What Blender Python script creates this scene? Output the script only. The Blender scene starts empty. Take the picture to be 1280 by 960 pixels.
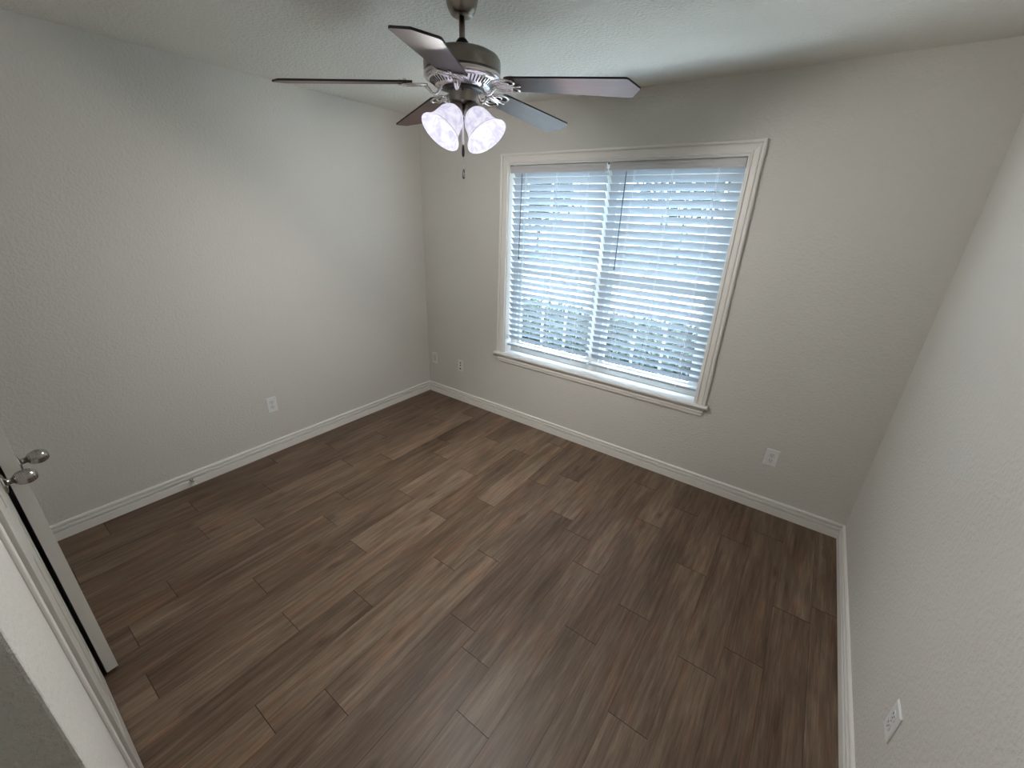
import bpy, bmesh, math, random
from mathutils import Vector, Matrix, Euler
random.seed(7)
scn = bpy.context.scene
C = scn.collection
PI = math.pi
R = math.radians

# ------------------------------------------------------------------ camera
cam_d = bpy.data.cameras.new('camera'); cam = bpy.data.objects.new('camera', cam_d); C.objects.link(cam)
cam_d.sensor_width = 36; cam_d.lens = 516.31 / 1280 * 36; cam_d.clip_start = 0.01; cam_d.clip_end = 300
cr = Vector((0.808523, 0.58742, 0.035042)); cdn = Vector((0.25059, -0.28981, -0.923696)); cf = Vector((-0.532442, 0.755611, -0.38152))
m = Matrix.Identity(3)
for i in range(3):
    m[i][0] = cr[i]; m[i][1] = -cdn[i]; m[i][2] = -cf[i]
cam.matrix_world = Matrix.Translation((2.9994, -2.7667, 1.7346)) @ m.to_4x4()
scn.camera = cam

# ------------------------------------------------------------------ exposure, world, daylight
scn.view_settings.view_transform = 'Standard'; scn.view_settings.look = 'None'
scn.view_settings.gamma = 1; scn.view_settings.use_curve_mapping = False
scn.view_settings.exposure = 1.0
SKY = 7.0           # brightness of the overcast-bright sky
LAMP = 25.0         # watts of each fan bulb
w = bpy.data.worlds.new('sky'); scn.world = w; w.use_nodes = True
nt = w.node_tree; nt.nodes.clear()
wo = nt.nodes.new('ShaderNodeOutputWorld'); bg = nt.nodes.new('ShaderNodeBackground')
tc = nt.nodes.new('ShaderNodeTexCoord'); sp = nt.nodes.new('ShaderNodeSeparateXYZ'); rp = nt.nodes.new('ShaderNodeValToRGB')
nt.links.new(tc.outputs['Generated'], sp.inputs[0]); nt.links.new(sp.outputs['Z'], rp.inputs[0])
e = rp.color_ramp.elements
e[0].position = 0.0; e[0].color = (0.58, 0.70, 0.82, 1); e[1].position = 0.75; e[1].color = (1.05, 1.30, 1.55, 1)
nt.links.new(rp.outputs[0], bg.inputs['Color']); bg.inputs['Strength'].default_value = SKY
nt.links.new(bg.outputs[0], wo.inputs[0])
pl = bpy.data.lights.new('daylight_portal', 'AREA'); pl.shape = 'RECTANGLE'; pl.size = 1.62; pl.size_y = 1.5
pl.cycles.is_portal = True
po = bpy.data.objects.new('daylight_portal', pl); C.objects.link(po)
po.location = (1.75, 0.22, 1.34); po.rotation_euler = (R(-90), 0, 0)

# ------------------------------------------------------------------ room dimensions (metres)
W = 3.5036; H = 2.44; YN = -2.832; YE = -4.3     # right wall, ceiling, closet wall face, end of entry
XE = 2.37                                       # corner where the closet wall turns into the entry
OX0, OX1, OZ0, OZ1 = 0.948, 2.548, 0.612, 2.062 # window opening
DX0, DX1, DZ1 = 0.54, 1.762, 2.05               # closet opening

# ------------------------------------------------------------------ materials
def new_mat(name):
    m = bpy.data.materials.new(name); m.use_nodes = True
    return m, m.node_tree, m.node_tree.nodes['Principled BSDF']
def simple(name, col, rough=0.5, metal=0.0, spec=0.5):
    m, nt, b = new_mat(name)
    b.inputs['Base Color'].default_value = (*col, 1); b.inputs['Roughness'].default_value = rough
    b.inputs['Metallic'].default_value = metal; b.inputs['Specular IOR Level'].default_value = spec
    return m
def plaster(name, col, scale, strength, dist=0.002, flat=0.0):
    m, nt, b = new_mat(name); N = nt.nodes; L = nt.links
    b.inputs['Roughness'].default_value = 0.7; b.inputs['Specular IOR Level'].default_value = 0.3
    t = N.new('ShaderNodeNewGeometry')
    n1 = N.new('ShaderNodeTexNoise'); n1.inputs['Scale'].default_value = scale; n1.inputs['Detail'].default_value = 4; n1.inputs['Roughness'].default_value = 0.55
    n2 = N.new('ShaderNodeTexVoronoi'); n2.inputs['Scale'].default_value = scale * 0.8; n2.feature = 'SMOOTH_F1'
    L.new(t.outputs['Position'], n1.inputs['Vector']); L.new(t.outputs['Position'], n2.inputs['Vector'])
    r = N.new('ShaderNodeValToRGB'); r.color_ramp.elements[0].position = 0.42; r.color_ramp.elements[1].position = 0.62
    L.new(n1.outputs['Fac'], r.inputs[0])
    a = N.new('ShaderNodeMath'); a.operation = 'ADD'; L.new(r.outputs[0], a.inputs[0])
    s = N.new('ShaderNodeMath'); s.operation = 'MULTIPLY'; s.inputs[1].default_value = -0.6; L.new(n2.outputs['Distance'], s.inputs[0]); L.new(s.outputs[0], a.inputs[1])
    bp = N.new('ShaderNodeBump'); bp.inputs['Strength'].default_value = strength; bp.inputs['Distance'].default_value = dist
    L.new(a.outputs[0], bp.inputs['Height']); L.new(bp.outputs[0], b.inputs['Normal'])
    big = N.new('ShaderNodeTexNoise'); big.inputs['Scale'].default_value = 1.1; big.inputs['Detail'].default_value = 1; L.new(t.outputs['Position'], big.inputs['Vector'])
    mx = N.new('ShaderNodeMix'); mx.data_type = 'RGBA'
    mx.inputs[6].default_value = (*[c * 0.97 for c in col], 1); mx.inputs[7].default_value = (*[min(1, c * 1.03) for c in col], 1)
    L.new(big.outputs['Fac'], mx.inputs[0]); L.new(mx.outputs[2], b.inputs['Base Color'])
    return m
M = {}
M['wall'] = plaster('wall_paint_greige', (0.655, 0.640, 0.597), 75, 0.55, 0.002)
M['ceil'] = plaster('ceiling_knockdown_texture', (0.78, 0.765, 0.71), 70, 0.65, 0.004)
M['trim'] = simple('trim_semi_gloss_paint', (0.79, 0.77, 0.73), 0.38)
M['plate_white'] = simple('white_plastic', (0.80, 0.80, 0.80), 0.3)
M['plate_beige'] = simple('painted_plate', (0.80, 0.76, 0.70), 0.4)
M['plate_face'] = simple('receptacle_plastic', (0.74, 0.74, 0.75), 0.35)
M['slot'] = simple('dark_slot', (0.03, 0.028, 0.025), 0.7)
M['vinyl'] = simple('window_vinyl', (0.80, 0.80, 0.78), 0.4)
M['sill'] = simple('sill_gloss_paint', (0.74, 0.74, 0.72), 0.28)
M['door'] = simple('door_semi_gloss_paint', (0.62, 0.605, 0.56), 0.32)
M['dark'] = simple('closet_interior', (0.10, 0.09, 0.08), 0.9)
M['hinge_metal'] = simple('hinge_metal', (0.5, 0.48, 0.45), 0.35, 1.0)
def brushed(name, col, rough):
    m, nt, b = new_mat(name); N = nt.nodes; L = nt.links
    b.inputs['Metallic'].default_value = 1; b.inputs['Base Color'].default_value = (*col, 1)
    t = N.new('ShaderNodeTexCoord'); mp = N.new('ShaderNodeMapping'); mp.inputs['Scale'].default_value = (20, 20, 900)
    n = N.new('ShaderNodeTexNoise'); n.inputs['Scale'].default_value = 1; n.inputs['Detail'].default_value = 2
    L.new(t.outputs['Object'], mp.inputs[0]); L.new(mp.outputs[0], n.inputs['Vector'])
    r = N.new('ShaderNodeMapRange'); r.inputs[3].default_value = rough - 0.06; r.inputs[4].default_value = rough + 0.08
    L.new(n.outputs['Fac'], r.inputs[0]); L.new(r.outputs[0], b.inputs['Roughness'])
    return m
M['nickel'] = brushed('brushed_nickel', (0.27, 0.245, 0.22), 0.32)
M['nickel_bright'] = brushed('polished_nickel', (0.78, 0.74, 0.74), 0.24)
M['knob'] = brushed('satin_nickel', (0.45, 0.43, 0.41), 0.25)
M['black'] = simple('black_collar', (0.012, 0.011, 0.010), 0.35)
M['blade_edge'] = simple('blade_dark_edge', (0.012, 0.010, 0.010), 0.5)
def blade_mat():
    m, nt, b = new_mat('dark_walnut_blade'); N = nt.nodes; L = nt.links
    t = N.new('ShaderNodeTexCoord'); mp = N.new('ShaderNodeMapping'); mp.inputs['Scale'].default_value = (3, 60, 60)
    n = N.new('ShaderNodeTexNoise'); n.inputs['Scale'].default_value = 1.5; n.inputs['Detail'].default_value = 5
    L.new(t.outputs['Object'], mp.inputs[0]); L.new(mp.outputs[0], n.inputs['Vector'])
    r = N.new('ShaderNodeValToRGB'); e = r.color_ramp.elements
    e[0].position = 0.3; e[0].color = (0.036, 0.012, 0.012, 1); e[1].position = 0.7; e[1].color = (0.068, 0.026, 0.025, 1)
    L.new(n.outputs['Fac'], r.inputs[0]); L.new(r.outputs[0], b.inputs['Base Color'])
    b.inputs['Roughness'].default_value = 0.46; b.inputs['Specular IOR Level'].default_value = 0.45
    b.inputs['Coat Weight'].default_value = 0.2; b.inputs['Coat Roughness'].default_value = 0.3
    return m
M['blade'] = blade_mat()
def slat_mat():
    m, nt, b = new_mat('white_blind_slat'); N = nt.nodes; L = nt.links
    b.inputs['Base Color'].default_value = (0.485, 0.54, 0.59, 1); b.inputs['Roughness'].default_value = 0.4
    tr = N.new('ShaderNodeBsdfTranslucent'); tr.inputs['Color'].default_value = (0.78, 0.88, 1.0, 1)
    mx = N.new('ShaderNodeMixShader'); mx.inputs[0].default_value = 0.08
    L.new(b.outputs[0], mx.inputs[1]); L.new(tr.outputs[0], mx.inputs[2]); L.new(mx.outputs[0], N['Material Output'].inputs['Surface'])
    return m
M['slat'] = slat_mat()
M['valence'] = simple('blind_valence', (0.60, 0.60, 0.61), 0.4)
M['gap_shade'] = simple('valence_gap_dark', (0.06, 0.05, 0.045), 0.5)
M['cord'] = simple('white_cord', (0.85, 0.87, 0.88), 0.6)
def glass_mat(name, tint=(0.95, 0.97, 0.97), refl=0.07):
    m = bpy.data.materials.new(name); m.use_nodes = True; nt = m.node_tree; N = nt.nodes; N.clear(); L = nt.links
    o = N.new('ShaderNodeOutputMaterial'); t = N.new('ShaderNodeBsdfTransparent'); t.inputs[0].default_value = (*tint, 1)
    g = N.new('ShaderNodeBsdfGlossy'); g.inputs['Roughness'].default_value = 0.02; mx = N.new('ShaderNodeMixShader'); mx.inputs[0].default_value = refl
    L.new(t.outputs[0], mx.inputs[1]); L.new(g.outputs[0], mx.inputs[2]); L.new(mx.outputs[0], o.inputs[0])
    return m
M['glass'] = glass_mat('window_glass')
M['wand'] = simple('wand_acrylic', (0.16, 0.20, 0.25), 0.15)
def shade_mat(st):
    m, nt, b = new_mat('alabaster_glass_lit'); N = nt.nodes; L = nt.links
    t = N.new('ShaderNodeTexCoord'); n = N.new('ShaderNodeTexNoise'); n.inputs['Scale'].default_value = 28; n.inputs['Detail'].default_value = 3; n.inputs['Distortion'].default_value = 1.5
    L.new(t.outputs['Object'], n.inputs['Vector'])
    r = N.new('ShaderNodeValToRGB'); e = r.color_ramp.elements
    e[0].position = 0.35; e[0].color = (0.66, 0.64, 0.84, 1); e[1].position = 0.62; e[1].color = (0.92, 0.90, 1.0, 1)
    L.new(n.outputs['Fac'], r.inputs[0])
    b.inputs['Base Color'].default_value = (0.0, 0.0, 0.0, 1); b.inputs['Roughness'].default_value = 0.6; b.inputs['Specular IOR Level'].default_value = 0.0
    L.new(r.outputs[0], b.inputs['Emission Color']); b.inputs['Emission Strength'].default_value = st
    return m
M['shade'] = [shade_mat(0.50), shade_mat(0.34), shade_mat(0.60)]
m_, nt_, b_ = new_mat('bulb_lit'); b_.inputs['Emission Color'].default_value = (1, 0.97, 1, 1); b_.inputs['Emission Strength'].default_value = 0.62; b_.inputs['Base Color'].default_value = (0, 0, 0, 1); b_.inputs['Specular IOR Level'].default_value = 0.0; M['bulb'] = m_

FLOOR_DARK = (0.070, 0.042, 0.025, 1); FLOOR_MID = (0.160, 0.110, 0.073, 1); FLOOR_LIGHT = (0.300, 0.226, 0.164, 1)
def floor_mat():
    m, nt, b = new_mat('vinyl_plank_wood'); N = nt.nodes; L = nt.links
    at = N.new('ShaderNodeAttribute'); at.attribute_name = 'plank'       # r = tone, g,b = grain offset
    sepc = N.new('ShaderNodeSeparateColor'); L.new(at.outputs['Color'], sepc.inputs[0])
    geo = N.new('ShaderNodeNewGeometry')
    off = N.new('ShaderNodeVectorMath'); off.operation = 'SCALE'; off.inputs['Scale'].default_value = 37.0; L.new(at.outputs['Color'], off.inputs[0])
    add = N.new('ShaderNodeVectorMath'); add.operation = 'ADD'; L.new(geo.outputs['Position'], add.inputs[0]); L.new(off.outputs[0], add.inputs[1])
    def mapping(sc):
        mp = N.new('ShaderNodeMapping'); mp.inputs['Scale'].default_value = sc; L.new(add.outputs[0], mp.inputs[0]); return mp.outputs[0]
    def noise(v, sc, det, dist=0, rough=0.5):
        n = N.new('ShaderNodeTexNoise'); n.inputs['Scale'].default_value = sc; n.inputs['Detail'].default_value = det
        n.inputs['Distortion'].default_value = dist; n.inputs['Roughness'].default_value = rough; L.new(v, n.inputs['Vector']); return n.outputs['Fac']
    broad = noise(mapping((9, 1.3, 1)), 1.0, 3, 0.6)
    streak = noise(mapping((55, 3.2, 1)), 1.0, 5, 0.4, 0.65)
    fine = noise(mapping((260, 9, 1)), 1.0, 3, 0.2, 0.7)
    # knots: sparse voronoi cells, stretched along the board
    vk = N.new('ShaderNodeTexVoronoi'); vk.inputs['Scale'].default_value = 1.0; vk.inputs['Randomness'].default_value = 1.0
    nd = N.new('ShaderNodeTexNoise'); nd.inputs['Scale'].default_value = 14; nd.inputs['Detail'].default_value = 2; L.new(add.outputs[0], nd.inputs['Vector'])
    mp = mapping((6.5, 2.4, 1)); dv = N.new('ShaderNodeVectorMath'); dv.operation = 'SCALE'; dv.inputs['Scale'].default_value = 0.16; L.new(nd.outputs['Color'], dv.inputs[0])
    av = N.new('ShaderNodeVectorMath'); av.operation = 'ADD'; L.new(mp, av.inputs[0]); L.new(dv.outputs[0], av.inputs[1]); L.new(av.outputs[0], vk.inputs['Vector'])
    kr = N.new('ShaderNodeValToRGB'); kr.color_ramp.elements[0].position = 0.02; kr.color_ramp.elements[0].color = (1, 1, 1, 1); kr.color_ramp.elements[1].position = 0.16; kr.color_ramp.elements[1].color = (0, 0, 0, 1)
    L.new(vk.outputs['Distance'], kr.inputs[0])
    base = N.new('ShaderNodeValToRGB'); e = base.color_ramp.elements
    e[0].position = 0.30; e[0].color = FLOOR_DARK; e[1].position = 0.72; e[1].color = FLOOR_LIGHT
    mid = e.new(0.5); mid.color = FLOOR_MID
    mixf = N.new('ShaderNodeMath'); mixf.operation = 'MULTIPLY_ADD'; mixf.inputs[1].default_value = 0.42; L.new(broad, mixf.inputs[0])
    s2 = N.new('ShaderNodeMath'); s2.operation = 'MULTIPLY'; s2.inputs[1].default_value = 0.58; L.new(streak, s2.inputs[0]); L.new(s2.outputs[0], mixf.inputs[2])
    a2 = N.new('ShaderNodeMath'); a2.operation = 'MULTIPLY_ADD'; a2.inputs[1].default_value = 0.12; L.new(sepc.outputs[0], a2.inputs[0]); L.new(mixf.outputs[0], a2.inputs[2])
    a3 = N.new('ShaderNodeMath'); a3.operation = 'SUBTRACT'; a3.inputs[1].default_value = 0.06; L.new(a2.outputs[0], a3.inputs[0])
    L.new(a3.outputs[0], base.inputs[0])
    red = N.new('ShaderNodeMix'); red.data_type = 'RGBA'; red.blend_type = 'MULTIPLY'; red.inputs[7].default_value = (1.18, 0.96, 0.86, 1)
    rn = noise(mapping((12, 2.2, 1)), 1.7, 2, 0.5); rr = N.new('ShaderNodeMapRange'); rr.inputs[1].default_value = 0.5; rr.inputs[2].default_value = 0.75; L.new(rn, rr.inputs[0])
    L.new(rr.outputs[0], red.inputs[0]); L.new(base.outputs[0], red.inputs[6])
    fm = N.new('ShaderNodeMix'); fm.data_type = 'RGBA'; fm.blend_type = 'MULTIPLY'; fm.inputs[0].default_value = 0.7
    fr = N.new('ShaderNodeValToRGB'); fr.color_ramp.elements[0].position = 0.35; fr.color_ramp.elements[0].color = (0.62, 0.60, 0.58, 1); fr.color_ramp.elements[1].position = 0.62; fr.color_ramp.elements[1].color = (1.0, 1.0, 1.0, 1)
    L.new(fine, fr.inputs[0]); L.new(red.outputs[2], fm.inputs[6]); L.new(fr.outputs[0], fm.inputs[7])
    km = N.new('ShaderNodeMix'); km.data_type = 'RGBA'; km.blend_type = 'MULTIPLY'; km.inputs[7].default_value = (0.50, 0.42, 0.37, 1)
    L.new(kr.outputs[0], km.inputs[0]); L.new(fm.outputs[2], km.inputs[6]); L.new(km.outputs[2], b.inputs['Base Color'])
    b.inputs['Roughness'].default_value = 0.42; b.inputs['Specular IOR Level'].default_value = 0.42
    ra = N.new('ShaderNodeMapRange'); ra.inputs[3].default_value = 0.36; ra.inputs[4].default_value = 0.52; L.new(fine, ra.inputs[0]); L.new(ra.outputs[0], b.inputs['Roughness'])
    bp = N.new('ShaderNodeBump'); bp.inputs['Strength'].default_value = 0.25; bp.inputs['Distance'].default_value = 0.0008; L.new(fine, bp.inputs['Height']); L.new(bp.outputs[0], b.inputs['Normal'])
    return m
M['floor'] = floor_mat()
M['groove'] = simple('plank_groove', (0.018, 0.011, 0.008), 0.8)

# ------------------------------------------------------------------ mesh helpers
def obj(name, bm, mat, parent=None, smooth=False, bevel=0.0, matrix=None):
    me = bpy.data.meshes.new(name); bmesh.ops.recalc_face_normals(bm, faces=bm.faces[:]); bm.to_mesh(me); bm.free()
    for mm in (mat if isinstance(mat, (list, tuple)) else [mat]): me.materials.append(mm)
    if smooth:
        for p in me.polygons: p.use_smooth = True
    o = bpy.data.objects.new(name, me); C.objects.link(o)
    if matrix is not None: o.matrix_local = matrix
    if parent: o.parent = parent
    if bevel:
        b = o.modifiers.new('bevel', 'BEVEL'); b.width = bevel; b.segments = 2; b.limit_method = 'ANGLE'; b.angle_limit = R(40)
    return o
def sharp(o, deg=35):
    m = o.modifiers.new('split', 'EDGE_SPLIT'); m.split_angle = R(deg); return o
def struct(name, bm, mat, parent=None, **k):
    o = obj(name, bm, mat, parent, **k)
    if parent is None: o['kind'] = 'structure'
    return o
def empty(name, loc=(0, 0, 0), rz=0, label=None, cat=None, group=None, kind=None):
    o = bpy.data.objects.new(name, None); C.objects.link(o); o.location = loc; o.rotation_euler = (0, 0, rz); o.empty_display_size = 0.05
    if label: o['label'] = label
    if cat: o['category'] = cat
    if group: o['group'] = group
    if kind: o['kind'] = kind
    return o
def box(bm, x0, x1, y0, y1, z0, z1, mi=0):
    v = [bm.verts.new(p) for p in ((x0,y0,z0),(x1,y0,z0),(x1,y1,z0),(x0,y1,z0),(x0,y0,z1),(x1,y0,z1),(x1,y1,z1),(x0,y1,z1))]
    for f in ((0,1,2,3),(4,5,6,7),(0,1,5,4),(1,2,6,5),(2,3,7,6),(3,0,4,7)):
        bm.faces.new([v[i] for i in f]).material_index = mi
    return bm
def B(): return bmesh.new()
def lathe(bm, prof, seg=32, mat=None, cap=True):
    """profile of (r, z) turned about z"""
    mat = mat or Matrix.Identity(4); rings = []
    for r, z in prof:
        rings.append([bm.verts.new(mat @ Vector((r * math.cos(2*PI*i/seg), r * math.sin(2*PI*i/seg), z))) for i in range(seg)])
    for a, b in zip(rings, rings[1:]):
        for i in range(seg): bm.faces.new((a[i], a[(i+1) % seg], b[(i+1) % seg], b[i]))
    if cap:
        bm.faces.new(rings[0]); bm.faces.new(rings[-1])
    return bm
def tube(bm, pts, r, seg=8, closed=False, flat=1.0, up=Vector((0, 0, 1))):
    """tube along pts; r number or list; flat scales thickness along 'up'"""
    pts = [Vector(p) for p in pts]; n = len(pts); rings = []
    for i, p in enumerate(pts):
        if closed: t = pts[(i+1) % n] - pts[i-1]
        else: t = pts[min(i+1, n-1)] - pts[max(i-1, 0)]
        t.normalize(); s = t.cross(up)
        if s.length < 1e-4: s = t.cross(Vector((1, 0, 0)))
        s.normalize(); u = s.cross(t).normalized(); rr = r[i] if isinstance(r, (list, tuple)) else r
        rings.append([bm.verts.new(p + s * rr * math.cos(2*PI*k/seg) + u * rr * flat * math.sin(2*PI*k/seg)) for k in range(seg)])
    m = n if closed else n - 1
    for i in range(m):
        a, b = rings[i], rings[(i+1) % n]
        for k in range(seg): bm.faces.new((a[k], a[(k+1) % seg], b[(k+1) % seg], b[k]))
    if not closed: bm.faces.new(rings[0]); bm.faces.new(rings[-1])
    return bm
def sweep(bm, prof, a, b, ia, ib):
    """profile points given as functions of position: a/b map (d,h)->point at either end"""
    ra = [bm.verts.new(a(*p)) for p in prof]; rb = [bm.verts.new(b(*p)) for p in prof]
    n = len(prof)
    for i in range(n): bm.faces.new((ra[i], ra[(i+1) % n], rb[(i+1) % n], rb[i]))
    if ia: bm.faces.new(ra)
    if ib: bm.faces.new(rb)

# ------------------------------------------------------------------ floor: planks as in the photo
PW = 0.1529; PX = 0.018; PL = 0.9165
joint = {3: -2.27, 4: -2.04, 5: -1.593, 6: -1.778, 7: -2.248, 8: -0.882, 9: -1.34, 10: -1.07, 11: -1.595, 12: -1.408, 13: -0.872,
         14: -0.96, 15: -1.153, 16: -0.598, 17: -1.255, 18: -0.81, 19: -1.342, 20: -1.176, 21: -0.798, -1: -0.4, 0: -0.75, 1: -1.30, 2: -1.85, 22: -1.6}
bm = B(); lay = bm.loops.layers.color.new('plank')
def plank(x0, x1, y0, y1):
    g, ge, d = 0.0005, 0.0011, 0.0014
    c = (random.random(), random.random(), random.random(), 1)
    o = [(x0, y0), (x1, y0), (x1, y1), (x0, y1)]; i_ = [(x0+g, y0+ge), (x1-g, y0+ge), (x1-g, y1-ge), (x0+g, y1-ge)]
    vi = [bm.verts.new((p[0], p[1], 0)) for p in i_]; vo = [bm.verts.new((p[0], p[1], -d)) for p in o]
    fs = [(bm.faces.new(vi), 0)]
    for k in range(4): fs.append((bm.faces.new((vo[k], vo[(k+1) % 4], vi[(k+1) % 4], vi[k])), 1))
    for f, mi in fs:
        f.material_index = mi
        for l in f.loops: l[lay] = c
for k in range(-1, 23):
    x0 = max(0, PX + k*PW); x1 = min(W, PX + (k+1)*PW); j = joint[k]
    while j < 0: j += PL
    ys = [0]
    while j - PL > YE: 
        j -= PL
        if j < -0.02: ys.append(j)
    ys.append(YE)
    for a, b_ in zip(ys, ys[1:]): plank(x0, x1, b_, a)
box(bm, -0.2, W + 0.2, YE - 0.15, 0.14, -0.12, -0.0015, 1)
struct('floor', bm, [M['floor'], M['groove']])

# ------------------------------------------------------------------ walls, ceiling
bm = B(); box(bm, -0.15, W + 0.15, YE - 0.15, 0.14, H, H + 0.15); struct('ceiling', bm, M['ceil'])
bm = B(); box(bm, -0.12, 0, YN - 0.75, 0.14, -0.1, H + .02); struct('wall_left', bm, M['wall'])
bm = B(); box(bm, W, W + 0.12, YE, 0.14, -0.1, H + .02); struct('wall_right', bm, M['wall'])
bm = B()
box(bm, -0.05, OX0, 0, 0.14, -0.1, H + .02); box(bm, OX1, W + 0.05, 0, 0.14, -0.1, H + .02)
box(bm, OX0, OX1, 0, 0.14, -0.1, OZ0 - 0.022); box(bm, OX0, OX1, 0, 0.14, OZ1 + 0.012, H + .02)
struct('wall_back', bm, M['wall'])
bm = B()
box(bm, -0.05, DX0 - 0.02, YN - 0.10, YN, -0.1, H + .02); box(bm, DX0 - 0.02, DX1 + 0.02, YN - 0.10, YN, DZ1 + 0.015, H + .02)
box(bm, DX1 + 0.02, XE, YN - 0.10, YN, -0.1, H + .02)
box(bm, XE - 0.10, XE, YE, YN - 0.10, -0.1, H + .02)
o = struct('wall_front', bm, M['wall'], bevel=0.004)
bm = B(); box(bm, XE - 0.1, W + 0.12, YE - 0.12, YE, -0.1, H + .02); struct('wall_entry', bm, M['wall'])
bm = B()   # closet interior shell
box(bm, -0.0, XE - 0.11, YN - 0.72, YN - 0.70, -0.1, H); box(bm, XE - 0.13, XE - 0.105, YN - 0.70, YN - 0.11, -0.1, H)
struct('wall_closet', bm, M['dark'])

# baseboards: stepped colonial profile with two grooves
BBH = 0.097
prof = [(0, 0), (0.018, 0), (0.018, 0.046), (0.0165, 0.0485), (0.0020, 0.049), (0.0020, 0.0575), (0.0155, 0.0585), (0.0155, 0.0700),
        (0.0140, 0.0725), (0.0015, 0.073), (0.0015, 0.0805), (0.0115, 0.0815), (0.0115, 0.090), (0.008, 0.095), (0.002, BBH), (0, BBH)]
bm = B(); sweep(bm, prof, lambda d, h: (d, -d, h), lambda d, h: (d, YN, h), True, True); struct('baseboard_left', bm, M['trim'])
bm = B(); sweep(bm, prof, lambda d, h: (d, -d, h), lambda d, h: (W - d, -d, h), True, True); struct('baseboard_back', bm, M['trim'])
bm = B(); sweep(bm, prof, lambda d, h: (W - d, -d, h), lambda d, h: (W - d, YE, h), True, True); struct('baseboard_right', bm, M['trim'])
bm = B(); sweep(bm, prof, lambda d, h: (DX1 + 0.075, YN + d, h), lambda d, h: (XE + d, YN + d, h), True, True)
sweep(bm, prof, lambda d, h: (XE + d, YN + d, h), lambda d, h: (XE + d, YE, h), True, True)
sweep(bm, prof, lambda d, h: (0, YN + d, h), lambda d, h: (DX0 - 0.075, YN + d, h), True, True); struct('baseboard_front', bm, M['trim'])

# ------------------------------------------------------------------ closet opening trim and the two doors
bm = B()
for x0, x1 in ((DX0 - 0.02, DX0), (DX1, DX1 + 0.02)): box(bm, x0, x1, YN - 0.10, YN + 0.001, 0, DZ1 + 0.015)
box(bm, DX0, DX1, YN - 0.10, YN + 0.001, DZ1, DZ1 + 0.015)
for x0, x1 in ((DX0 - 0.07, DX0 - 0.008), (DX1 + 0.008, DX1 + 0.07)):
    box(bm, x0, x1, YN, YN + 0.007, 0, DZ1 + 0.07)
box(bm, DX0 - 0.07, DX1 + 0.07, YN, YN + 0.010, DZ1 + 0.008, DZ1 + 0.07)
struct('trim_1', bm, M['trim'], bevel=0.002)

def knob(parent, x, z, front):
    """oval knob on a door leaf; +y is out of the leaf's face"""
    mt = Matrix.Translation((x, front, z)) @ Matrix.Rotation(R(-90), 4, 'X')
    k = obj('door_knob', lathe(B(), [(0.002,0.022),(0.011,0.023),(0.015,0.026),(0.0195,0.032),(0.0222,0.040),(0.0232,0.048),(0.0225,0.056),(0.020,0.063),(0.0155,0.069),(0.009,0.0725),(0.002,0.0735)], 40), M['knob'], parent, smooth=True, matrix=mt)
    obj('rose', lathe(B(), [(0.031,0),(0.0325,0.002),(0.031,0.005),(0.022,0.0075),(0.013,0.009),(0.0095,0.012),(0.009,0.024)], 40), M['knob'], k, smooth=True)
def leaf(name, hinge, free, knob_x, strike):
    """six-panel leaf; local x from hinge to free edge, local y=0 front"""
    hx, hy = hinge; fx, fy = free; w = math.hypot(fx-hx, fy-hy); h0, h1 = 0.012, 2.040; t = 0.035
    flip = fx < hx
    root = empty(name, (hx, hy, 0), math.atan2(fy-hy, fx-hx) if not flip else math.atan2(hy-fy, hx-fx), kind='structure')
    X = (lambda x: -x) if flip else (lambda x: x)
    def bx(bm, a, b, y0, y1, z0, z1): box(bm, min(X(a), X(b)), max(X(a), X(b)), y0, y1, z0, z1)
    bm = B(); bx(bm, 0, w, -t, -0.0, h0, h0+0.001)
    s = 0.105; cs = 0.10; rails = [(h0, 0.24), (0.86, 1.01), (1.60, 1.71), (1.925, h1)]
    cx = w / 2
    for a, b in ((0, s), (cx - cs/2, cx + cs/2), (w - s, w)): bx(bm, a, b, -t, 0, h0, h1)
    for a, b in rails:
        bx(bm, s, cx - cs/2, -t, 0, a, b); bx(bm, cx + cs/2, w - s, -t, 0, a, b)
    obj('door_frame', bm, M['door'], root, bevel=0.0025)
    for i in range(3):
        z0, z1 = rails[i][1], rails[i+1][0]
        for a, b in ((s, cx - cs/2), (cx + cs/2, w - s)):
            bm = B(); bx(bm, a, b, -t + .008, -0.008, z0, z1)
            o_ = 0.025; q = [(a+.006, z0+.006), (b-.006, z0+.006), (b-.006, z1-.006), (a+.006, z1-.006)]
            p = [(a+o_, z0+o_), (b-o_, z0+o_), (b-o_, z1-o_), (a+o_, z1-o_)]
            for y0, y1 in ((-0.008, -0.001), (-t+.008, -t+.001)):
                vo = [bm.verts.new((X(u), y0, v)) for u, v in q]; vi = [bm.verts.new((X(u), y1, v)) for u, v in p]
                bm.faces.new(vi)
                for k in range(4): bm.faces.new((vo[k], vo[(k+1) % 4], vi[(k+1) % 4], vi[k]))
            obj('door_panel', bm, M['door'], root)
    knob(root, X(knob_x * 1.0), 0.945, 0.0)
    return root
leaf('door_1', (0.545, -2.826), (1.131, -2.769), 0.545, True)
leaf('door_2', (1.757, -2.8175), (1.157, -2.8155), 0.550, True)

# ------------------------------------------------------------------ window: recess, frame, sashes, glass
win = empty('window_1', (1.748, 0, OZ0), kind='structure')
def wobj(name, bm, mat, parent=None, **k):
    o = obj(name, bm, mat, None, **k)
    if parent is None: o.parent = win; o.matrix_parent_inverse = Matrix.Translation((-1.748, 0, -OZ0))
    else: o.parent = parent
    return o
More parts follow.
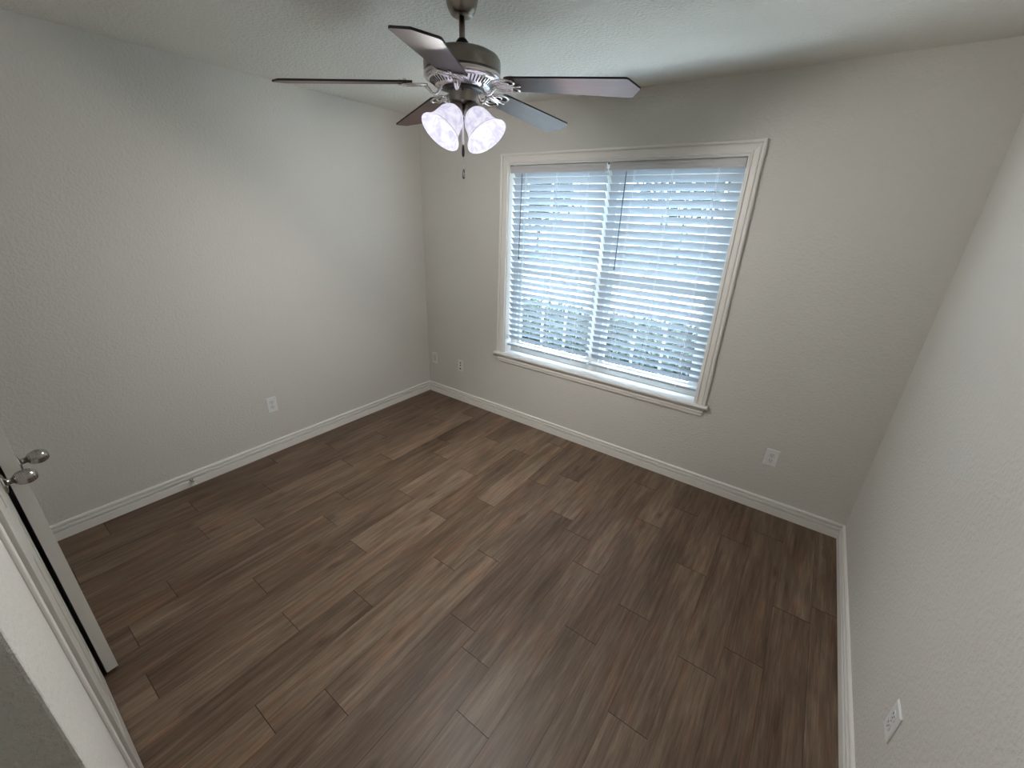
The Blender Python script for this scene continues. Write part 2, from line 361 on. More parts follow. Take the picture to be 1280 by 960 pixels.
# casing on three sides, mitred; profile (w from inner edge outwards, d from wall)
cp = [(0, 0), (0, 0.012), (0.003, 0.015), (0.009, 0.015), (0.011, 0.008), (0.015, 0.008), (0.028, 0.012), (0.036, 0.015), (0.042, 0.015), (0.043, 0.009), (0.047, 0.009), (0.049, 0.020), (0.054, 0.023), (0.061, 0.023), (0.065, 0.019), (0.065, 0)]
IX0, IX1, IZ1 = OX0 - 0.0, OX1 + 0.005, OZ1 + 0.012
bm = B()
sweep(bm, cp, lambda u, d: (IX0 - u, -d, OZ0), lambda u, d: (IX0 - u, -d, IZ1 + u), True, False)
sweep(bm, cp, lambda u, d: (IX0 - u, -d, IZ1 + u), lambda u, d: (IX1 + u, -d, IZ1 + u), False, False)
sweep(bm, cp, lambda u, d: (IX1 + u, -d, IZ1 + u), lambda u, d: (IX1 + u, -d, OZ0), False, True)
bmesh.ops.remove_doubles(bm, verts=bm.verts[:], dist=1e-5)
wobj('casing', bm, M['trim'])
bm = B()   # reveal lining
box(bm, OX0, OX0 + 0.008, 0, 0.10, OZ0, OZ1); box(bm, OX1 - 0.008, OX1, 0, 0.10, OZ0, OZ1); box(bm, OX0, OX1, 0, 0.10, OZ1, OZ1 + 0.012)
wobj('reveal', bm, M['vinyl'])
bm = B()   # stool with horns, rounded nose
sp_ = [(0.10, 0), (0.10, -0.022), (-0.034, -0.022), (-0.040, -0.018), (-0.0425, -0.011), (-0.040, -0.004), (-0.034, 0)]
def stool_sec(x0, x1, p): sweep(bm, p, lambda y, z: (x0, y, OZ0 + z), lambda y, z: (x1, y, OZ0 + z), True, True)
stool_sec(OX0, OX1, sp_); hp = [(-0.0, 0), (-0.0, -0.022)] + sp_[2:]
stool_sec(0.862, OX0, hp); stool_sec(OX1, 2.636, hp)
wobj('stool', bm, M['sill'])
bm = B()   # apron with mouldings
ap = [(0, 0), (-0.021, 0), (-0.021, -0.010), (-0.014, -0.018), (-0.014, -0.026), (-0.017, -0.028), (-0.017, -0.042), (-0.010, -0.046), (-0.010, -0.050), (-0.013, -0.052), (-0.012, -0.060), (0, -0.062)]
sweep(bm, ap, lambda y, z: (0.885 - z*0.3, y, OZ0 - 0.022 + z), lambda y, z: (2.618 + z*0.3, y, OZ0 - 0.022 + z), True, True)
wobj('apron', bm, M['trim'])
FY0, FY1 = 0.096, 0.15
bm = B()
xm = 1.748
for x0, x1 in ((OX0, OX0 + 0.055), (xm - 0.04, xm + 0.04), (OX1 - 0.055, OX1)): box(bm, x0, x1, FY0, FY1, OZ0, OZ1)
for z0, z1 in ((OZ0, OZ0 + 0.045), (OZ1 - 0.045, OZ1)):
    for xa, xb in ((OX0 + 0.0555, xm - 0.0405), (xm + 0.0405, OX1 - 0.0555)): box(bm, xa, xb, FY0 + .001, FY1, z0, z1)
wobj('window_frame', bm, M['vinyl'], bevel=0.003)
zmr = 1.335
for sx0, sx1 in ((OX0 + 0.055, xm - 0.04), (xm + 0.04, OX1 - 0.055)):
    for z0, z1, y0 in ((OZ0 + 0.045, zmr + 0.02, 0.108), (zmr - 0.02, OZ1 - 0.045, 0.130)):
        bm = B(); s = 0.035; y1 = y0 + 0.02
        box(bm, sx0, sx0 + s, y0, y1, z0, z1); box(bm, sx1 - s, sx1, y0, y1, z0, z1); box(bm, sx0 + s, sx1 - s, y0, y1, z0, z0 + s + .005); box(bm, sx0 + s, sx1 - s, y0, y1, z1 - s, z1)
        for f in (1/3, 2/3):
            xx = sx0 + s + (sx1 - sx0 - 2*s) * f; box(bm, xx - 0.008, xx + 0.008, y0 + .006, y1 - .004, z0 + s, z1 - s)
        zz = (z0 + z1) / 2; box(bm, sx0 + s, sx1 - s, y0 + .0065, y1 - .0045, zz - 0.008, zz + 0.008)
        sash = wobj('sash', bm, M['vinyl'])
        bm = B(); v = [bm.verts.new(p) for p in ((sx0+s, y0+.014, z0+s), (sx1-s, y0+.014, z0+s), (sx1-s, y0+.014, z1-s), (sx0+s, y0+.014, z1-s))]; bm.faces.new(v)
        wobj('pane', bm, M['glass'], sash)

# ------------------------------------------------------------------ blinds
NS = 28; Z0 = 2.0087; PT = 0.0467; YB = 0.050; SWD = 0.050
def blind(x0, x1, ladders, wand_x, TILT, label, gap_boxes, clip):
    xc = (x0 + x1) / 2
    root = empty('window_blind', (xc, YB, OZ1), label=label, cat='blind')
    T = Matrix.Translation((-xc, -YB, -OZ1))
    def p(name, bm, mat, parent=None, **k):
        bmesh.ops.transform(bm, matrix=T, verts=bm.verts[:]); return obj(name, bm, mat, parent or root, **k)
    bm = B()
    for k in range(NS):
        zc = Z0 - k * PT; tj = TILT + R(random.uniform(-1.2, 1.2)); n = 6; th = 0.0026; top = []; bot = []
        dz = random.uniform(-.0006, .0006)
        for i in range(n + 1):
            s = -SWD/2 + SWD * i / n                    # s<0: room edge, raised
            cam_ = 0.003 * (1 - (2*s/SWD)**2)
            for lst, hh in ((top, cam_ + th/2), (bot, cam_ - th/2)):
                y = YB + s * math.cos(tj) + hh * math.sin(tj); z = zc + dz - s * math.sin(tj) + hh * math.cos(tj)
                lst.append((bm.verts.new((x0, y, z)), bm.verts.new((x1, y, z))))
        for i in range(n):
            bm.faces.new((top[i][0], top[i][1], top[i+1][1], top[i+1][0])); bm.faces.new((bot[i][0], bot[i+1][0], bot[i+1][1], bot[i][1]))
            for e_ in (0, 1): bm.faces.new((top[i][e_], top[i+1][e_], bot[i+1][e_], bot[i][e_]))
        bm.faces.new((top[0][0], bot[0][0], bot[0][1], top[0][1])); bm.faces.new((top[n][0], top[n][1], bot[n][1], bot[n][0]))
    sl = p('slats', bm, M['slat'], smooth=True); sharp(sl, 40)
    bm = B(); box(bm, x0, x1, YB - 0.024, YB + 0.024, 0.676, 0.693); p('bottom_rail', bm, M['slat'], bevel=0.003)
    bm = B(); box(bm, x0, x1, 0.022, 0.082, OZ1 - 0.030, OZ1 - 0.002); p('headrail', bm, M['vinyl'])
    bm = B(); vp = [(0.004, 2.056), (-0.002, 2.056), (-0.006, 2.050), (-0.005, 2.042), (-0.002, 2.040), (-0.002, 2.028), (-0.005, 2.026), (-0.006, 2.016), (-0.002, 2.010), (0.004, 2.010)]
    sweep(bm, vp, lambda y, z: (x0 - .002, y + 0.012, z), lambda y, z: (x1 + .002, y + 0.012, z), True, True)
    p('valence', bm, M['valence'])
    for bx_ in gap_boxes: p('valence_gap_shade', box(B(), *bx_), M['gap_shade'])  # dark boxes standing in for the shade in gaps round the valence
    if clip:
        bm = B(); box(bm, 1.722, 1.726, 0.002, 0.006, 2.004, 2.034); box(bm, 1.738, 1.742, 0.002, 0.006, 2.004, 2.034); box(bm, 1.722, 1.742, 0.001, 0.006, 2.000, 2.007)
        p('valence_clip', bm, M['cord'])
    for lx in ladders:
        bm = B()
        for yy in (YB - 0.0215, YB + 0.0215):
            for dx in (-0.004, 0.004) if yy < YB else (0,):
                tube(bm, [(lx + dx, yy, 2.02), (lx + dx, yy, 0.680)], 0.0009, 5)
        for k in range(NS):
            zc = Z0 - k * PT; c_, s_ = math.cos(TILT), math.sin(TILT)
            tube(bm, [(lx, YB - 0.0215, zc + 0.5*SWD*s_*.9 - .003), (lx, YB + 0.0215, zc - 0.5*SWD*s_*.9 - .003)], 0.0006, 4)
        box(bm, lx - 0.006, lx + 0.006, YB - 0.030, YB - 0.0235, 0.678, 0.688)
        p('ladder_cord', bm, M['cord'])
    bm = B(); tube(bm, [(wand_x, 0.010, 2.00), (wand_x, 0.008, 1.42)], 0.0035, 8); lathe(bm, [(0.002, -.02), (0.0055, -.018), (0.0055, 0), (0.003, .004)], 10, Matrix.Translation((wand_x, 0.008, 1.42)))
    tube(bm, [(wand_x, 0.012, 2.02), (wand_x, 0.010, 1.995)], 0.0015, 6)
    p('tilt_wand', bm, M['wand'])
    return root
BL = blind(0.963, 1.722, (1.086, 1.348, 1.592), 1.062, R(50), 'left one of the two white horizontal blinds in the window, nearer the room corner', [(0.956, 0.985, 0.004, 0.010, 2.0585, 2.0615)], True)
BR = blind(1.747, 2.534, (1.908, 2.145, 2.399), 1.862, R(52), 'right one of the two white horizontal blinds in the window, nearer the right wall', [(2.5365, 2.5400, 0.004, 0.030, 2.012, 2.058), (1.733, 1.741, 0.006, 0.012, 2.046, 2.056)], False)


# ------------------------------------------------------------------ ceiling fan with light kit
FX, FY = 1.75, -1.387
fan = empty('ceiling_fan', (FX, FY, H), label='brushed nickel ceiling fan with five dark blades and two lit bell shades', cat='ceiling fan')
def fz(bm): bmesh.ops.translate(bm, vec=(0, 0, -H), verts=bm.verts[:]); return bm
def fo(name, bm, mat, parent=None, **k): return obj(name, fz(bm), mat, parent or fan, **k)
fo('canopy', lathe(B(), [(0.018, 2.372), (0.034, 2.373), (0.041, 2.378), (0.044, 2.384), (0.046, 2.386), (0.052, 2.400), (0.058, 2.425), (0.060, 2.440)], 48), M['nickel'], smooth=True)
fo('downrod', lathe(B(), [(0.0105, 2.27), (0.0105, 2.375)], 24), M['nickel'], smooth=True)
fo('collar', lathe(B(), [(0.0175, 2.262), (0.0175, 2.288), (0.0225, 2.292), (0.0225, 2.300), (0.0175, 2.306), (0.014, 2.310)], 28), M['black'], smooth=True)
sharp(fo('motor_housing', lathe(B(), [(0.02, 2.270), (0.075, 2.270), (0.112, 2.266), (0.131, 2.257), (0.139, 2.246), (0.141, 2.236), (0.141, 2.212), (0.1405, 2.208), (0.136, 2.206), (0.134, 2.203)], 72), M['nickel'], smooth=True), 30)
sharp(fo('motor_rim', lathe(B(), [(0.130, 2.204), (0.138, 2.203), (0.142, 2.198), (0.142, 2.190), (0.138, 2.184), (0.128, 2.180), (0.122, 2.1785)], 72), M['nickel_bright'], smooth=True), 40)
bm = lathe(B(), [(0.124, 2.180), (0.096, 2.160), (0.060, 2.158)], 72, cap=False)
fo('vent_plate', bm, M['nickel_bright'], smooth=True)
bm = B(); NV = 54
for i in range(NV):        # slots cut in the sloping plate
    a = 2*PI*i/NV
    mt = Matrix.Rotation(a, 4, 'Z'); v = []
    for r_, z_, t_ in ((0.1205, 2.1767, -.0024), (0.1205, 2.1767, .0024), (0.1015, 2.1633, .0019), (0.1015, 2.1633, -.0019)):
        for dz in (-0.0005, 0.0012): v.append(bm.verts.new(mt @ Vector((r_, t_, z_ + dz))))
    for f in ((0,2,4,6),(1,3,5,7),(0,1,3,2),(2,3,5,4),(4,5,7,6),(6,7,1,0)): bm.faces.new([v[k] for k in f])
fo('vent_slots', bm, M['black'])
fo('switch_neck', lathe(B(), [(0.074, 2.161), (0.074, 2.154), (0.056, 2.152), (0.048, 2.150), (0.048, 2.148)], 40), M['black'], smooth=True)
sharp(fo('light_fitter', lathe(B(), [(0.047, 2.164), (0.0515, 2.162), (0.0525, 2.158), (0.0525, 2.126), (0.0505, 2.123), (0.0495, 2.116), (0.040, 2.108), (0.026, 2.100), (0.017, 2.092)], 48), M['nickel'], smooth=True), 40)
fo('screw', lathe(B(), [(0.0035, 0.0), (0.0035, 0.003), (0.001, 0.004)], 12, Matrix.Translation((0.052*math.cos(R(-49)), 0.052*math.sin(R(-49)), 2.145)) @ Matrix.Rotation(R(-49), 4, 'Z') @ Matrix.Rotation(R(90), 4, 'Y')), M['black'], smooth=True)
fo('finial', lathe(B(), [(0.007, 2.066), (0.0095, 2.069), (0.011, 2.078), (0.013, 2.084), (0.0190, 2.087), (0.0200, 2.091), (0.0185, 2.096), (0.014, 2.100)], 28), M['nickel_bright'], smooth=True)

BZ, BR_, PITCH, PH = 2.162, 0.652, -0.16, 0.237
def bl_xf(x, y, z=0.0):   # blade space: x radial, y lateral, z up from blade mid-plane
    return Vector((x, y * math.cos(PITCH) - z * math.sin(PITCH), BZ - 0.083 * (x - 0.19) + y * math.sin(PITCH) + z * math.cos(PITCH)))
def blade_half(x):
    x0, x1 = 0.185, BR_ - 0.038
    if x < x0 + 0.02: return 0.045 + (0.052 - 0.045) * math.sin((x - x0) / 0.02 * PI/2)
    return 0.052 + (0.0665 - 0.052) * min(1, (x - x0 - 0.02) / (x1 - x0 - 0.02))
def make_blade():
    bm = B(); xs = [0.185, 0.190, 0.197, 0.205] + [0.205 + (BR_ - 0.044 - 0.205) * i / 10 for i in range(1, 11)]
    up = [(x, blade_half(x)) for x in xs] + [(BR_ - 0.036, 0.065), (BR_ - 0.030, 0.060), (BR_ - 0.006, 0.012), (BR_, 0.0)]
    outline = up + [(x, -y) for x, y in reversed(up[:-1])]
    lo = [bm.verts.new(bl_xf(x, y, -0.003)) for x, y in outline]; hi = [bm.verts.new(bl_xf(x, y, 0.003)) for x, y in outline]
    n = len(outline)
    bm.faces.new(lo).material_index = 0; bm.faces.new(hi).material_index = 0
    for i in range(n): bm.faces.new((lo[i], lo[(i+1) % n], hi[(i+1) % n], hi[i])).material_index = 1
    return bm
def make_iron():
    bm = B()
    arm = [(0.068, 2.163), (0.078, 2.160), (0.086, 2.150), (0.094, 2.138), (0.104, 2.133), (0.115, 2.137), (0.125, 2.148), (0.137, 2.157)]
    tube(bm, [(r_, 0, z_) for r_, z_ in arm], [.010, .009, .0075, .007, .007, .0075, .009, .010], 10, flat=0.62)
    zt = -0.0075
    for sg in (1, -1):     # two scroll loops hugging the blade
        pts = []
        for i in range(26):
            t = 2*PI*i/26; x = 0.176 + 0.042 * math.cos(t); y = sg * (0.029 + 0.025 * math.sin(t) * (0.78 + 0.22 * math.cos(t)))
            pts.append(bl_xf(x, y, zt))
        tube(bm, pts, 0.0046, 8, closed=True, flat=0.7)
        tube(bm, [bl_xf(x, sg * y * 1.35, zt) for x, y in ((0.132, 0.004), (0.142, 0.012), (0.153, 0.020), (0.167, 0.024), (0.183, 0.023), (0.194, 0.016), (0.192, 0.008), (0.182, 0.006), (0.175, 0.012))],
             [.006, .005, .0045, .004, .004, .0038, .0035, .003, .002], 8, flat=0.7)
    tube(bm, [bl_xf(0.130, 0, zt), bl_xf(0.15, 0, zt), bl_xf(0.20, 0, zt), bl_xf(0.232, 0, zt)], [.009, .006, .005, .004], 8, flat=.6)
    for x, y in ((0.228, 0.0), (0.212, 0.040), (0.212, -0.040)):
        lathe(bm, [(0.0065, -0.004), (0.0065, 0.004), (0.004, 0.006)], 12, Matrix.Translation(bl_xf(x, y, 0.003)) @ Matrix.Rotation(PITCH, 4, 'X'))
        lathe(bm, [(0.004, -0.0035), (0.0062, -0.002), (0.0062, 0.002)], 12, Matrix.Translation(bl_xf(x, y, -0.006)) @ Matrix.Rotation(PITCH, 4, 'X'))
    return bm
bl_me = ir_me = None
for i in range(5):
    rot_ = Matrix.Rotation(PH - R(72) * i, 4, 'Z')
    if i == 0:
        b0 = fo('fan_blade', make_blade(), [M['blade'], M['blade_edge']], matrix=None); i0 = fo('blade_iron', make_iron(), M['nickel_bright'], smooth=True)
        b0.matrix_local = rot_; i0.matrix_local = rot_
    else:
        for src in (b0, i0):
            c = src.copy(); C.objects.link(c); c.parent = fan; c.matrix_local = rot_

# bell shades, 120 degrees apart, tilted down
TL = R(50)
sp_out = [(0.029, 0.112), (0.0300, 0.104), (0.036, 0.098), (0.044, 0.088), (0.050, 0.074), (0.0535, 0.056), (0.056, 0.040), (0.0605, 0.026), (0.066, 0.013), (0.073, 0.005), (0.0770, 0.0005), (0.0785, -0.003)]
sp_in = [(0.076, -0.003), (0.0710, 0.003), (0.064, 0.0105), (0.058, 0.024), (0.0535, 0.040), (0.051, 0.056), (0.0475, 0.073), (0.042, 0.086), (0.034, 0.095), (0.027, 0.101)]
for az, tl_, rho, zm, rs, wf, dp in ((R(3), 0.89, 0.1125, 1.998, 1.045, 2.5, 0.036), (R(257), 0.845, 0.101, 2.006, 1.03, 1.8, 0.039)):
    TL = tl_
    n_ = Vector((math.cos(az) * math.cos(TL), math.sin(az) * math.cos(TL), -math.sin(TL)))
    mouth = Vector((rho * math.cos(az), rho * math.sin(az), zm))
    q = (-n_).to_track_quat('Z', 'Y').to_matrix().to_4x4()        # local +z points back to the neck
    mt = Matrix.Translation(mouth) @ q
    bm = B()
    tube(bm, [(0.030*math.cos(az), 0.030*math.sin(az), 2.112), tuple(mt @ Vector((0, 0, 0.128)))], 0.011, 14)
    lathe(bm, [(0.012, 0.140), (0.020, 0.134), (0.030, 0.124), (0.0325, 0.116), (0.0325, 0.104), (0.031, 0.103)], 32, mt)
    hold = fo('shade_holder', bm, M['nickel'], smooth=True)
    sc_ = lambda pr: [(r_ * (1 + (rs - 1) * max(0, min(1, (0.06 - z_) / 0.05))), z_) for r_, z_ in pr]
    prof_ = sc_(sp_out) + sc_(sp_in); bm = B(); seg = 56; rings = []
    for r_, z_ in prof_:
        rings.append([bm.verts.new(mt @ Vector((r_ * math.cos(2*PI*k/seg), r_ * math.sin(2*PI*k/seg), z_))) for k in range(seg)])
    for q_, (a, b_) in enumerate(zip(rings, rings[1:])):
        mi = 0 if q_ < 8 else 1 if q_ < 9 else 2
        for k in range(seg): bm.faces.new((a[k], a[(k+1) % seg], b_[(k+1) % seg], b_[k])).material_index = mi
    sh = fo('lamp_shade', bm, M['shade'], smooth=True)
    bulb = obj('bulb', fz(lathe(B(), [(0.002, 0.020), (0.012, 0.022), (0.021, 0.030), (0.026, 0.042), (0.0255, 0.054), (0.019, 0.070), (0.014, 0.084), (0.013, 0.104)], 28, mt)), M['bulb'], sh, smooth=True)
    ld = bpy.data.lights.new('bulb_light', 'POINT'); ld.energy = LAMP * wf; ld.color = (1.0, 0.965, 0.93); ld.shadow_soft_size = 0.03
    lo = bpy.data.objects.new('bulb_light', ld); C.objects.link(lo); lo.parent = fan; lo.location = mouth - n_ * dp - Vector((0, 0, H))
# added fill spot, not a bulb: brightens the far corner behind the glass bells
sd_ = bpy.data.lights.new('corner_fill_spot', 'SPOT'); sd_.energy = LAMP * 0.75; sd_.color = (1.0, 0.965, 0.94); sd_.shadow_soft_size = 0.05; sd_.spot_size = R(150); sd_.spot_blend = 0.9
so_ = bpy.data.objects.new('corner_fill_spot', sd_); C.objects.link(so_); so_.parent = fan
so_.location = (0.06*math.cos(R(130)), 0.06*math.sin(R(130)), 2.01 - H)
so_.rotation_euler = Vector((math.cos(R(140)) * math.cos(R(38)), math.sin(R(140)) * math.cos(R(38)), -math.sin(R(38)))).to_track_quat('-Z', 'Y').to_euler()
# pull chains
def chain(x, y, z0, z1, r, pend, pm):
    bm = B(); n = int((z0 - z1) / 0.0042)
    prof_ = []
    for k in range(n):
        z_ = z0 - k * 0.0042; prof_ += [(r * 0.45, z_), (r, z_ - 0.0016), (r, z_ - 0.0026), (r * 0.45, z_ - 0.0042)]
    ch = fo('pull_chain', lathe(bm, prof_, 8, Matrix.Translation((x, y, 0))), M['nickel_bright'], smooth=True)
    obj('pendant', fz(lathe(B(), [(0.0015, z1), (0.003, z1 - 0.004), (0.0052, z1 - 0.012), (0.0058, z1 - 0.026), (0.0050, z1 - 0.034), (0.002, z1 - 0.037)], 16, Matrix.Translation((x, y, 0)))), pm, ch, smooth=True)
pr = fo('pull_rod', lathe(B(), [(0.0035, 2.070), (0.0052, 2.066), (0.0056, 2.03), (0.0054, 1.99), (0.0035, 1.978), (0.002, 1.974)], 16, Matrix.Translation((0.003, -0.003, 0))), M['nickel_bright'], smooth=True)
obj('pendant', fz(lathe(B(), [(0.0018, 1.975), (0.0042, 1.970), (0.0056, 1.958), (0.0058, 1.944), (0.0045, 1.936), (0.002, 1.933)], 16, Matrix.Translation((0.003, -0.003, 0)))), M['black'], pr, smooth=True)
chain(-0.006, 0.009, 2.090, 1.893, 0.0016, 0, M['black'])

# ------------------------------------------------------------------ wall plates
def plate_root(name, loc, rz, label, cat, group=None): return empty(name, loc, rz, label=label, cat=cat, group=group)
def plate_bm():
    bm = B(); w_, h_, t = 0.035, 0.0575, 0.0055
    o_ = [(-w_, -h_), (w_, -h_), (w_, h_), (-w_, h_)]; k = 0.004
    a = [bm.verts.new((x, 0, z)) for x, z in o_]; b = [bm.verts.new((x, -t * .55, z)) for x, z in o_]
    c = [bm.verts.new((x - math.copysign(k, x), -t, z - math.copysign(k, z))) for x, z in o_]
    for p, q in ((a, b), (b, c)):
        for i in range(4): bm.faces.new((p[i], p[(i+1) % 4], q[(i+1) % 4], q[i]))
    bm.faces.new(c); bm.faces.new(a); return bm
def receptacle_bm(zc):
    bm = B(); n = 28; pts = []
    for i in range(n):
        t = 2*PI*i/n; x, z = 0.0172*math.cos(t), 0.0172*math.sin(t); z = max(-0.0142, min(0.0142, z)); pts.append((x, z + zc))
    a = [bm.verts.new((x, -0.0050, z)) for x, z in pts]; b = [bm.verts.new((x, -0.0072, z)) for x, z in pts]
    bm.faces.new(b)
    for i in range(n): bm.faces.new((a[i], a[(i+1) % n], b[(i+1) % n], b[i]))
    for x, hh in ((-0.0064, 0.0042), (0.0064, 0.0034)): box(bm, x - .0011, x + .0011, -0.0076, -0.0070, zc + .003 - hh + .002, zc + .003 + hh + .002, 1)
    lathe(bm, [(0.0024, -0.0005), (0.0024, 0.0003)], 12, Matrix.Translation((0, -0.0073, zc - 0.0065)) @ Matrix.Rotation(R(90), 4, 'X'))
    for f in bm.faces:
        c = f.calc_center_median()
        if (c - Vector((0, -0.0073, zc - 0.0065))).length < 0.003: f.material_index = 1
    return bm
def outlet(loc, rz, label, pm, group='duplex power outlets around the room'):
    r_ = plate_root('power_outlet', loc, rz, label, 'power outlet', group)
    obj('cover_plate', plate_bm(), pm, r_, bevel=0.0012)
    for zc in (0.0195, -0.0195): obj('receptacle', receptacle_bm(zc), [M['plate_face'], M['slot']], r_)
    obj('screw', lathe(B(), [(0.0032, 0), (0.0032, .0012), (0.001, 0.0018)], 12, Matrix.Translation((0, -0.0052, 0)) @ Matrix.Rotation(R(90), 4, 'X')), M['hinge_metal'], r_)
    return r_
outlet((0.0, -1.556, 0.378), R(90), 'white power outlet low on the left wall, above its baseboard', M['plate_white'])
outlet((3.051, 0.0, 0.383), 0, 'power outlet on the window wall, right of the window near the corner', M['plate_white'])
outlet((W, -1.492, 0.408), R(-90), 'power outlet on the right wall, seen almost edge on near the camera', M['plate_white'])
r_ = plate_root('blank_wall_plate', (0.092, 0.0, 0.366), 0, 'wall coloured blank plate beside the far left corner of the room', 'wall plate')
obj('cover_plate', plate_bm(), M['plate_beige'], r_, bevel=0.0012)
bm = B(); box(bm, -0.0165, 0.0165, -0.0068, -0.004, -0.033, 0.033); obj('blank_insert', bm, M['wall'], r_, bevel=0.0008)
r_ = plate_root('jack_wall_plate', (0.440, 0.0, 0.364), 0, 'wall coloured jack plate with small dark ports, left of the window', 'wall plate')
obj('cover_plate', plate_bm(), M['plate_beige'], r_, bevel=0.0012)
for z_ in (0.030, 0.004):
    bm = B(); box(bm, -0.007, 0.007, -0.0066, -0.004, z_ - .006, z_ + .006); obj('phone_jack', bm, M['slot'], r_)
cx_ = obj('coax_jack', lathe(B(), [(0.007, 0), (0.007, 0.003), (0.0047, 0.0035), (0.0047, 0.010), (0.003, 0.0105)], 16, Matrix.Translation((0, -0.0052, -0.028)) @ Matrix.Rotation(R(90), 4, 'X')), M['slot'], r_)

# spring door stop screwed to the left baseboard
ds = empty('door_stop', (0.012, -2.138, 0.046), label='small metal door stop with pale rubber tip on the left baseboard', cat='door stop')
obj('stop_base', lathe(B(), [(0.011, 0), (0.011, 0.004), (0.006, 0.008), (0.004, 0.010)], 20, Matrix.Rotation(R(90), 4, 'Y')), M['knob'], ds, smooth=True)
hel = [(0.008 + 0.050 * i / 140, 0.0048 * math.cos(i * 2*PI/10), 0.0048 * math.sin(i * 2*PI/10)) for i in range(141)]
obj('spring', tube(B(), hel, 0.0012, 6, up=Vector((1, 0, 0))), M['knob'], ds, smooth=True)
obj('rubber_tip', lathe(B(), [(0.006, 0.056), (0.0078, 0.059), (0.0078, 0.068), (0.005, 0.071)], 18, Matrix.Rotation(R(90), 4, 'Y')), M['plate_white'], ds, smooth=True)

# ------------------------------------------------------------------ outside, seen in slivers through the blinds
M['grass'] = simple('lawn', (0.035, 0.045, 0.026), 0.9); M['mulch'] = simple('mulch', (0.022, 0.020, 0.019), 0.95)
M['concrete'] = simple('concrete', (0.42, 0.42, 0.42), 0.8); M['roof'] = simple('roof_shingle', (0.16, 0.15, 0.15), 0.9)
M['siding'] = simple('pale_siding', (0.60, 0.58, 0.54), 0.8); M['leaf'] = simple('tree_leaf', (0.030, 0.042, 0.026), 0.85); M['bark'] = simple('bark', (0.08, 0.06, 0.045), 0.9)
M['brick'] = simple('brick', (0.25, 0.13, 0.09), 0.85)
GZ = -0.35
M['bounce_slab'] = simple('bounce_slab_pale', (0.82, 0.78, 0.70), 0.8)
bm = B(); box(bm, -9, 12, 0.16, 2.3, GZ - .2, GZ + .01); struct('bounce_slab', bm, M['bounce_slab'])  # added pale slab, out of view, throws daylight up to the ceiling
bm = B(); box(bm, -60, 60, 2.3, 3.4, GZ - .2, GZ); struct('ground', bm, M['mulch'])
bm = B(); box(bm, -60, 60, 3.4, 6.5, GZ - .2, GZ - .005); box(bm, -60, 60, 15.5, 90, GZ - .2, GZ - .005); struct('lawn', bm, M['grass'])
bm = B(); box(bm, -60, 60, 6.5, 15.5, GZ - .2, GZ - .01); struct('street', bm, M['concrete'])
def house(x, y, w_, d_, h_, label):
    rt = empty('house', (x, y, GZ), label=label, cat='house')
    bm = B(); box(bm, -w_/2, w_/2, 0, d_, 0, h_); obj('wall', bm, M['siding'], rt)
    bm = B(); e_ = 0.4; v = [bm.verts.new(p) for p in ((-w_/2-e_, -e_, h_), (w_/2+e_, -e_, h_), (w_/2+e_, d_+e_, h_), (-w_/2-e_, d_+e_, h_), (-w_/2+2, d_/2, h_+2.6), (w_/2-2, d_/2, h_+2.6))]
    for f in ((0,1,5,4), (1,2,5), (2,3,4,5), (3,0,4), (3,2,1,0)): bm.faces.new([v[k] for k in f])
    obj('roof', bm, M['roof'], rt)
    for wx in (-w_/4, w_/4):
        bm = B(); box(bm, wx - .6, wx + .6, -0.03, 0.02, 0.9, 2.2); obj('window', bm, M['wand'], rt)
house(-16, 24, 13, 9, 3.0, 'pale house with dark roof, seen in slivers behind the left blind')
house(4, 27, 14, 9, 3.0, 'pale house with dark roof, seen in slivers behind the right blind')
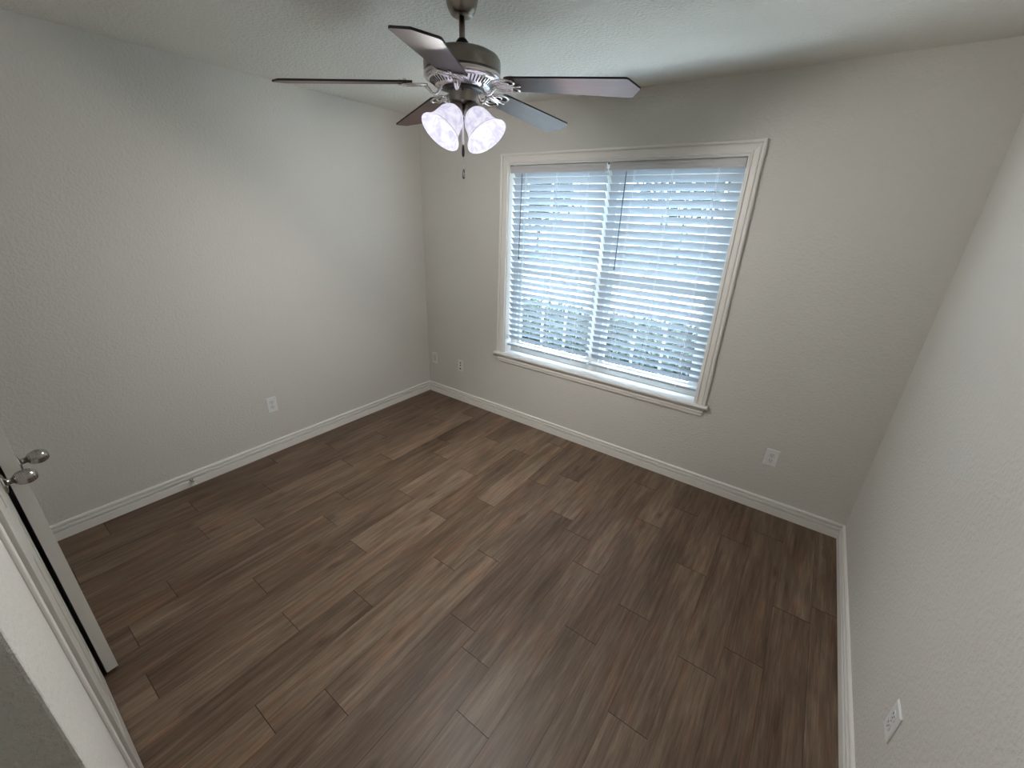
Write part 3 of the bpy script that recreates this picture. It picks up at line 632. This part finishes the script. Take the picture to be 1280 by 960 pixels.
def tree(x, y, h_, rad, label, sd):
    rng = random.Random(sd); rt = empty('tree', (x, y, GZ), label=label, cat='tree')
    obj('trunk', tube(B(), [(0, 0, 0), (0.05, 0, h_*0.3), (-0.05, 0.05, h_*0.7)], [0.16, 0.13, 0.07], 8), M['bark'], rt)
    bm = B()
    for _ in range(1500):
        t, u = rng.random()*2*PI, math.acos(rng.uniform(-1, 1)); k = rad * rng.random() ** 0.4 * (1 + .25*math.sin(5*t))
        c = Vector((k*math.sin(u)*math.cos(t), k*math.sin(u)*math.sin(t), h_*0.72 + k*0.9*math.cos(u)))
        q = Euler((rng.random()*6, rng.random()*6, rng.random()*6)).to_matrix(); s = 0.14
        v = [bm.verts.new(c + q @ Vector(p)) for p in ((-s, -s*.5, 0), (s, -s*.5, 0.04), (s, s*.5, 0), (-s, s*.5, 0.04))]; bm.faces.new(v)
    obj('foliage', bm, M['leaf'], rt)
tree(-9.5, 16.8, 4.6, 1.9, 'leafy tree across the street, behind the left blind', 1)
tree(-2.6, 18.5, 5.6, 2.3, 'leafy tree across the street, behind the middle of the window', 2)
tree(1.2, 17.2, 4.4, 1.7, 'leafy tree across the street, behind the right blind', 3)
bm = B(); box(bm, OX0 - .2, OX1 + .2, 0.15, 0.24, OZ0 - 0.10, OZ0 - 0.01); struct('trim_2', bm, M['brick'])

rng = random.Random(5); hd = empty('hedge', (1.2, 2.8, GZ), label='dark clipped hedge outside, lower than the window sill', cat='hedge')
bm = B()
for _ in range(6500):
    x_, y_, z_ = rng.uniform(-4.2, 2.6), rng.uniform(-0.30, 0.35), rng.uniform(0.0, 0.80)
    q = Euler((rng.random()*6, rng.random()*6, rng.random()*6)).to_matrix(); s_ = 0.045
    v = [bm.verts.new(Vector((x_, y_, z_)) + q @ Vector(p)) for p in ((-s_, -s_*.5, 0), (s_, -s_*.5, 0.01), (s_, s_*.5, 0), (-s_, s_*.5, 0.01))]; bm.faces.new(v)
obj('foliage', bm, M['leaf'], hd)
for k in range(6): obj('stem', tube(B(), [(-3.8 + k*1.1, 0, 0), (-3.75 + k*1.1, 0.03, .6)], 0.02, 6), M['bark'], hd)
